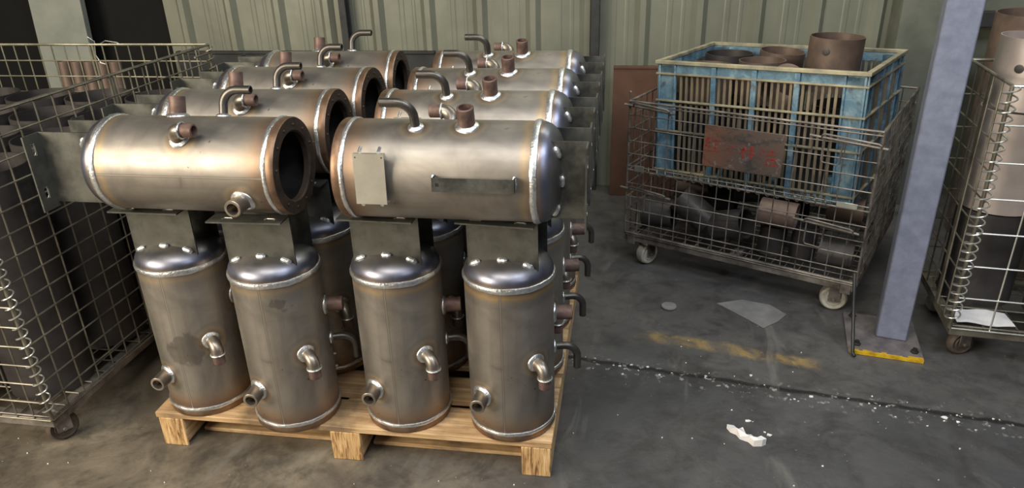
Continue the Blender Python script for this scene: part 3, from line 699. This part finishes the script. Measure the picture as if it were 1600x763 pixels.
# --- left cage
LX, LY, LW, LD, LB, LT = -.264, -.083, 1.006, 1.145, .128, .988
lc = empty('wire_cage', (LX, LY, 0), -.012); tag(lc, 'large wire mesh cage at the left full of upright steel tubes', 'cage')
m = MB()
for (a, b) in (((-LW, 0, .10), (0, .035, .13)), ((-LW, LD-.035, .10), (0, LD, .13)), ((-LW, .035, .10), (-LW+.035, LD-.035, .13)), ((-.035, .035, .10), (0, LD-.035, .13)), ((-LW/2-.02, .035, .10), (-LW/2+.02, LD-.035, .125))): m.box(a, b)
m.build('base_frame', 'wire_rusty', lc, bevel=.002)
m = MB(); grid(m, (-LW, 0, .135), (1, 0, 0), (0, 1, 0), LW, LD, 18, 20, .0024); m.build('floor_mesh', 'wire_rusty', lc)
def dbl(m, p, q, off, r):
    m.tube([p, q], r, 8); m.tube([Vector(p)+Vector(off), Vector(q)+Vector(off)], r, 8)
for nm, o, u, lu, nu in (('side_panel', (0, 0, LB), (0, 1, 0), LD, 17), ('side_panel', (-LW, 0, LB), (0, 1, 0), LD, 17), ('back_panel', (-LW, LD, LB), (1, 0, 0), LW, 18), ('front_panel', (-LW, 0, LB), (1, 0, 0), LW, 18)):
    m = MB(); grid(m, o, u, (0, 0, 1), lu, LT-LB, nu, 14, .0026, wob=.004)
    e = Vector(o)+Vector(u)*lu; m.tube([(o[0], o[1], LT), (e.x, e.y, LT)], .0048, 8)
    a = Vector(o)+Vector(u)*lu*.5+Vector((.005*(nm == 'side_panel'), 0, 0)); dbl(m, a, a+Vector((0, 0, LT-LB)), Vector(u)*.014, .0042)
    m.build(nm, 'wire_lit' if nm == 'back_panel' else 'wire', lc)  # back panel looks lit through its paler wire colour
for (x, y) in ((0, 0), (-LW, 0), (0, LD), (-LW, LD)):
    m = MB(); m.tube([(x, y, LB), (x, y, LT)], .005, 10); m.build('corner_post', 'wire', lc)
m = MB(); helix(m, (0.0, 0, LB+.02), (0, 0, LT-.06), .015, 26, .0022); m.build('coil_hinge', 'wire_bright', lc)
m = MB(); helix(m, (0.0, LD, LT-.14), (0, LD, LT-.01), .014, 4, .0024); m.tube([(.0, LD-.10, LT-.03), (.006, LD-.05, LT-.028), (.0, LD, LT-.03)], .004, 8); m.build('corner_clip', 'wire', lc)
m = MB(); pts = [(-.50, LD, LT+.004), (-.49, LD-.01, LT+.03), (-.475, LD, LT+.012), (-.485, LD, LT-.04), (-.47, LD, LT-.07), (-.45, LD, LT-.075)]; m.tube(pts, .0022, 6)
m.tube([(-.45, LD, LT+.004), (-.42, LD-.01, LT+.016), (-.38, LD, LT+.008), (-.36, LD, LT-.004)], .002, 6); m.build('loose_wire_loop', 'wire_bright', lc)
castor(lc, -.055, .075, .10, .045, 'castor_dark', 1.0); castor(lc, -LW+.08, .075, .10, .045, 'castor_dark', .5); castor(lc, -.055, LD-.09, .10, .045, 'castor_dark', .8); castor(lc, -LW+.08, LD-.09, .10, .045, 'castor_dark', .4)
xn = ['nearest the tanks', 'second from the tank side', 'third from the tank side', 'farthest left']; yn = ['front', 'second', 'third', 'back']
for i in range(4):
    for j in range(4):
        x = -.403-.243*i; y = .10+.27*j
        if j == 3 and False: continue
        loose_tube('steel_tube', (x+random.uniform(-.004, .004), y, .139), (random.uniform(-.008, .008), random.uniform(-.008, .008), 1), .114, .69, 'tube', 'tall grey steel tube upright in the left cage, %s row, %s' % (yn[j], xn[i]), 'tube', 'steel tubes in the left cage')
# rusty tubes behind the left cage
for k in range(5):
    loose_tube('rusty_tube', (-1.465+.070*k, 1.72, .0), (.02, .02, 1), .028, .80, 'tube_brown', 'rusty tube standing behind the left cage, %s from the left' % ['first', 'second', 'third', 'fourth', 'fifth'][k], 'tube', 'rusty tubes behind the left cage')

# --- right cage
RX, RY, RA, RW, RD, RB, RT = 2.406, .717, -.112, .80, .41, .128, .925
rc = empty('wire_cage', (RX, RY, 0), RA); tag(rc, 'wide mesh wire cage at the right edge holding pale tubes', 'cage')
m = MB()
for (a, b) in (((0, 0, .10), (RW, .03, .128)), ((0, RD-.03, .10), (RW, RD, .128)), ((0, .03, .10), (.03, RD-.03, .128)), ((RW-.03, .03, .10), (RW, RD-.03, .128))): m.box(a, b)
m.build('base_frame', 'wire', rc, bevel=.002)
m = MB(); grid(m, (0, 0, .133), (1, 0, 0), (0, 1, 0), RW, RD, 8, 6, .0026); m.build('floor_mesh', 'wire', rc)
for nm, o, u, lu, nu, nv in (('side_panel', (0, 0, RB), (0, 1, 0), RD, 5, 9), ('side_panel', (RW, 0, RB), (0, 1, 0), RD, 5, 9), ('back_panel', (0, RD, RB), (1, 0, 0), RW, 7, 7), ('front_panel', (0, 0, RB), (1, 0, 0), RW, 7, 7)):
    m = MB(); grid(m, o, u, (0, 0, 1), lu, RT-RB, nu, nv, .0028, wob=.003)
    e = Vector(o)+Vector(u)*lu; m.tube([(o[0], o[1], RT), (e.x, e.y, RT)], .005, 8)
    if nm == 'side_panel': m.box((o[0]-.002, RD*.42, RB), (o[0]+.002, RD*.42+.022, RT))
    m.build(nm, 'wire_bright' if nm == 'front_panel' else 'wire', rc)
m = MB(); m.tube([(-.004, -.004, RB), (-.004, -.004, RT)], .006, 10); m.build('corner_post', 'wire', rc)
m = MB(); helix(m, (-.004, -.004, RB+.03), (-.004, -.004, RT), .021, 26, .0026); m.build('coil_hinge', 'wire_bright', rc)
castor(rc, .06, .06, .10, .045, 'castor_dark', .4); castor(rc, RW-.08, .06, .10, .045, 'castor', .4); castor(rc, .06, RD-.06, .10, .045, 'castor', .4); castor(rc, RW-.08, RD-.06, .10, .045, 'castor', .4)
m = MB(); cs, ss = math.cos(RA), math.sin(RA)
def rp(x, y, z): return Vector((RX+cs*x-ss*y, RY+ss*x+cs*y, z))
pts = []; N = 7
for i in range(N):
    for j in range(4): pts.append(rp(.02+.17*i/(N-1), .015+.10*j/3, .142+.004*math.sin(i*1.3+j)))
m.add([p for p in pts]+[p+Vector((0, 0, .0012)) for p in pts], [(i*4+j, i*4+j+1, (i+1)*4+j+1, (i+1)*4+j) for i in range(N-1) for j in range(3)]+[(28+i*4+j, 28+(i+1)*4+j, 28+(i+1)*4+j+1, 28+i*4+j+1) for i in range(N-1) for j in range(3)])
tag(m.build('paper_sheet', 'paper'), 'white paper sheet on the floor of the right cage', 'paper')
gr = 'pale tubes in the right cage'
def rtube(x, y, z, ax, r, ln, mt, lab, hole=None): p = rp(x, y, z); loose_tube('pale_tube', p, ax, r, ln, mt, lab, 'tube', gr, hole)
rtube(.13, .26, .14, (0, 0, 1), .112, .33, 'tube', 'lowest dark tube standing in the left end of the right cage')
rtube(.13, .26, .475, (0, 0, 1), .112, .33, 'tube_pale', 'middle pale tube stacked in the left end of the right cage')
rtube(.135, .265, .81, (.02, 0, 1), .112, .215, 'tube_pale', 'tall pale tube with a small hole sticking out above the right cage', [((-.7, -.7, 0), .13)])
rtube(.37, .16, .14, (0, 0, 1), .112, .33, 'tube', 'lower tube by the front of the right cage at the photo edge')
rtube(.37, .16, .475, (0, 0, 1), .112, .33, 'tube_brown', 'brown tube above the lower one at the photo edge')
rtube(.31, .15, .81, (-.03, 0, 1), .085, .16, 'tube_brown', 'short brownish tube in front of the tall pale one in the right cage')
for i, (x, y, h, r) in enumerate(((2.95, 1.42, .93, .17), (3.02, 1.85, .98, .19))):
    loose_tube('wide_drum', (x, y, 0), (0, 0, 1), r, h, 'tube_brown', ['wide open brown drum standing behind the right cage', 'taller open brown drum standing by the wall behind the right cage'][i], 'drum', 'open drums behind the right cage', wall=.006)

# ------------------------------------------------------------------ blue-grey post
ps = empty('steel_post', (2.285, .862, 0), -.26); tag(ps, 'blue grey square steel post bolted to the floor beside the trolley', 'post')
m = MB(); m.box((-.050, -.05, .012), (.048, .05, 3.4)); m.build('post_shaft', 'post', ps, bevel=.005)
m = MB(); fm = Matrix.Translation((-.025, 0, 0)) @ Matrix.Rotation(.08, 4, 'Z'); m.box((-.125, -.165, .0), (.11, .11, .012), fm); bp_ = m.build('base_plate', 'baseplate', ps, bevel=.002)
m = MB(); m.cur = 0
x = -.118
while x < .105:
    e = x+random.uniform(.012, .03); m.box((x, -.167, .001), (min(e, .108), -.167+random.uniform(.006, .018), .0128), fm); x = e
m.build('yellow_edge', 'yellow', bp_)
for (x, y) in ((-.095, -.12), (.085, -.12), (.085, .08), (-.095, .08)):
    m = MB(); m.lathe([(.013, .012), (.013, .018), (.008, .020), (.008, .028), (.0005, .028)], 6, fm @ Matrix.Translation((x, y, 0))); m.build('anchor_bolt', 'bolt', bp_)
m = MB(); m.tube([(2.122, .698, .006), (2.118, .71, .012), (2.118, .79, .16), (2.12, .84, .25)], .006, 10)
tag(m.build('black_rod', 'bolt'), 'thin black rod leaning at the left of the blue grey post base', 'rod')

# ------------------------------------------------------------------ things on the floor
def slab(name, pts, h, mat, label, cat, jag=0):
    m = MB(); n = len(pts); vs = [(x, y, .0005) for x, y in pts]+[(x, y, h+random.uniform(0, jag)) for x, y in pts]
    m.add(vs, [tuple(range(n))[::-1], tuple(range(n, 2*n))]+[(i, (i+1) % n, n+(i+1) % n, n+i) for i in range(n)])
    return tag(m.build(name, mat, smooth=False), label, cat)
m = MB(); m.lathe([(.0005, .001), (.028, .001), (.030, .004), (.028, .008), (.0005, .009)], 28, Matrix.Translation((1.515, .985, 0))); tag(m.build('round_disc', 'card'), 'small pale round disc lying on the floor left of the card', 'disc')
slab('card_sheet', [(1.70, 1.03), (1.79, .93), (1.85, .86), (1.91, .915), (1.95, .97), (1.90, 1.04), (1.80, 1.07)], .003, 'card', 'flattened grey card lying on the floor below the trolley', 'card')
rs = random.getstate()
base = [(1.652, .268), (1.660, .250), (1.676, .240), (1.684, .222), (1.706, .212), (1.718, .194), (1.742, .198), (1.754, .206), (1.742, .222), (1.726, .218), (1.716, .232), (1.702, .230), (1.694, .250), (1.680, .258), (1.672, .272)]
slab('torn_paper', base, .006, 'paper', 'torn crumpled white paper scrap on the dark floor', 'paper', .022)
m = MB()
def flake(x, y, s):
    n = random.randint(4, 6); a0 = random.random()*6; pts = [(x+s*random.uniform(.5, 1)*math.cos(a0+2*PI*k/n)*1.3, y+s*random.uniform(.4, 1)*math.sin(a0+2*PI*k/n)) for k in range(n)]
    vs = [(a, b, .0004) for a, b in pts]+[(a, b, .0018+random.uniform(0, .002)) for a, b in pts]
    m.add(vs, [tuple(range(n))[::-1], tuple(range(n, 2*n))]+[(i, (i+1) % n, n+(i+1) % n, n+i) for i in range(n)])
for k in range(38):
    x = random.uniform(1.2, 2.6); y = .774-.155*x+random.gauss(-.012, .024); flake(x, y, random.uniform(.0015, .0055))
for k in range(34):
    x = random.uniform(1.15, 2.4); y = random.uniform(-.2, .75); flake(x, y, random.uniform(.001, .003))
for (x, y, s) in ((1.72, .31, .009), (1.77, .25, .008), (2.30, .395, .010), (1.93, .455, .009), (1.69, .235, .007), (1.74, .23, .006), (1.76, .262, .005)): flake(x, y, s)
for k in range(25): flake(random.uniform(-.5, 1.1), random.uniform(-.35, -.03), random.uniform(.001, .0035))
tag(m.build('paint_flakes', 'paper', smooth=False), 'scattered small white flakes along the floor joint', 'debris', kind='stuff')
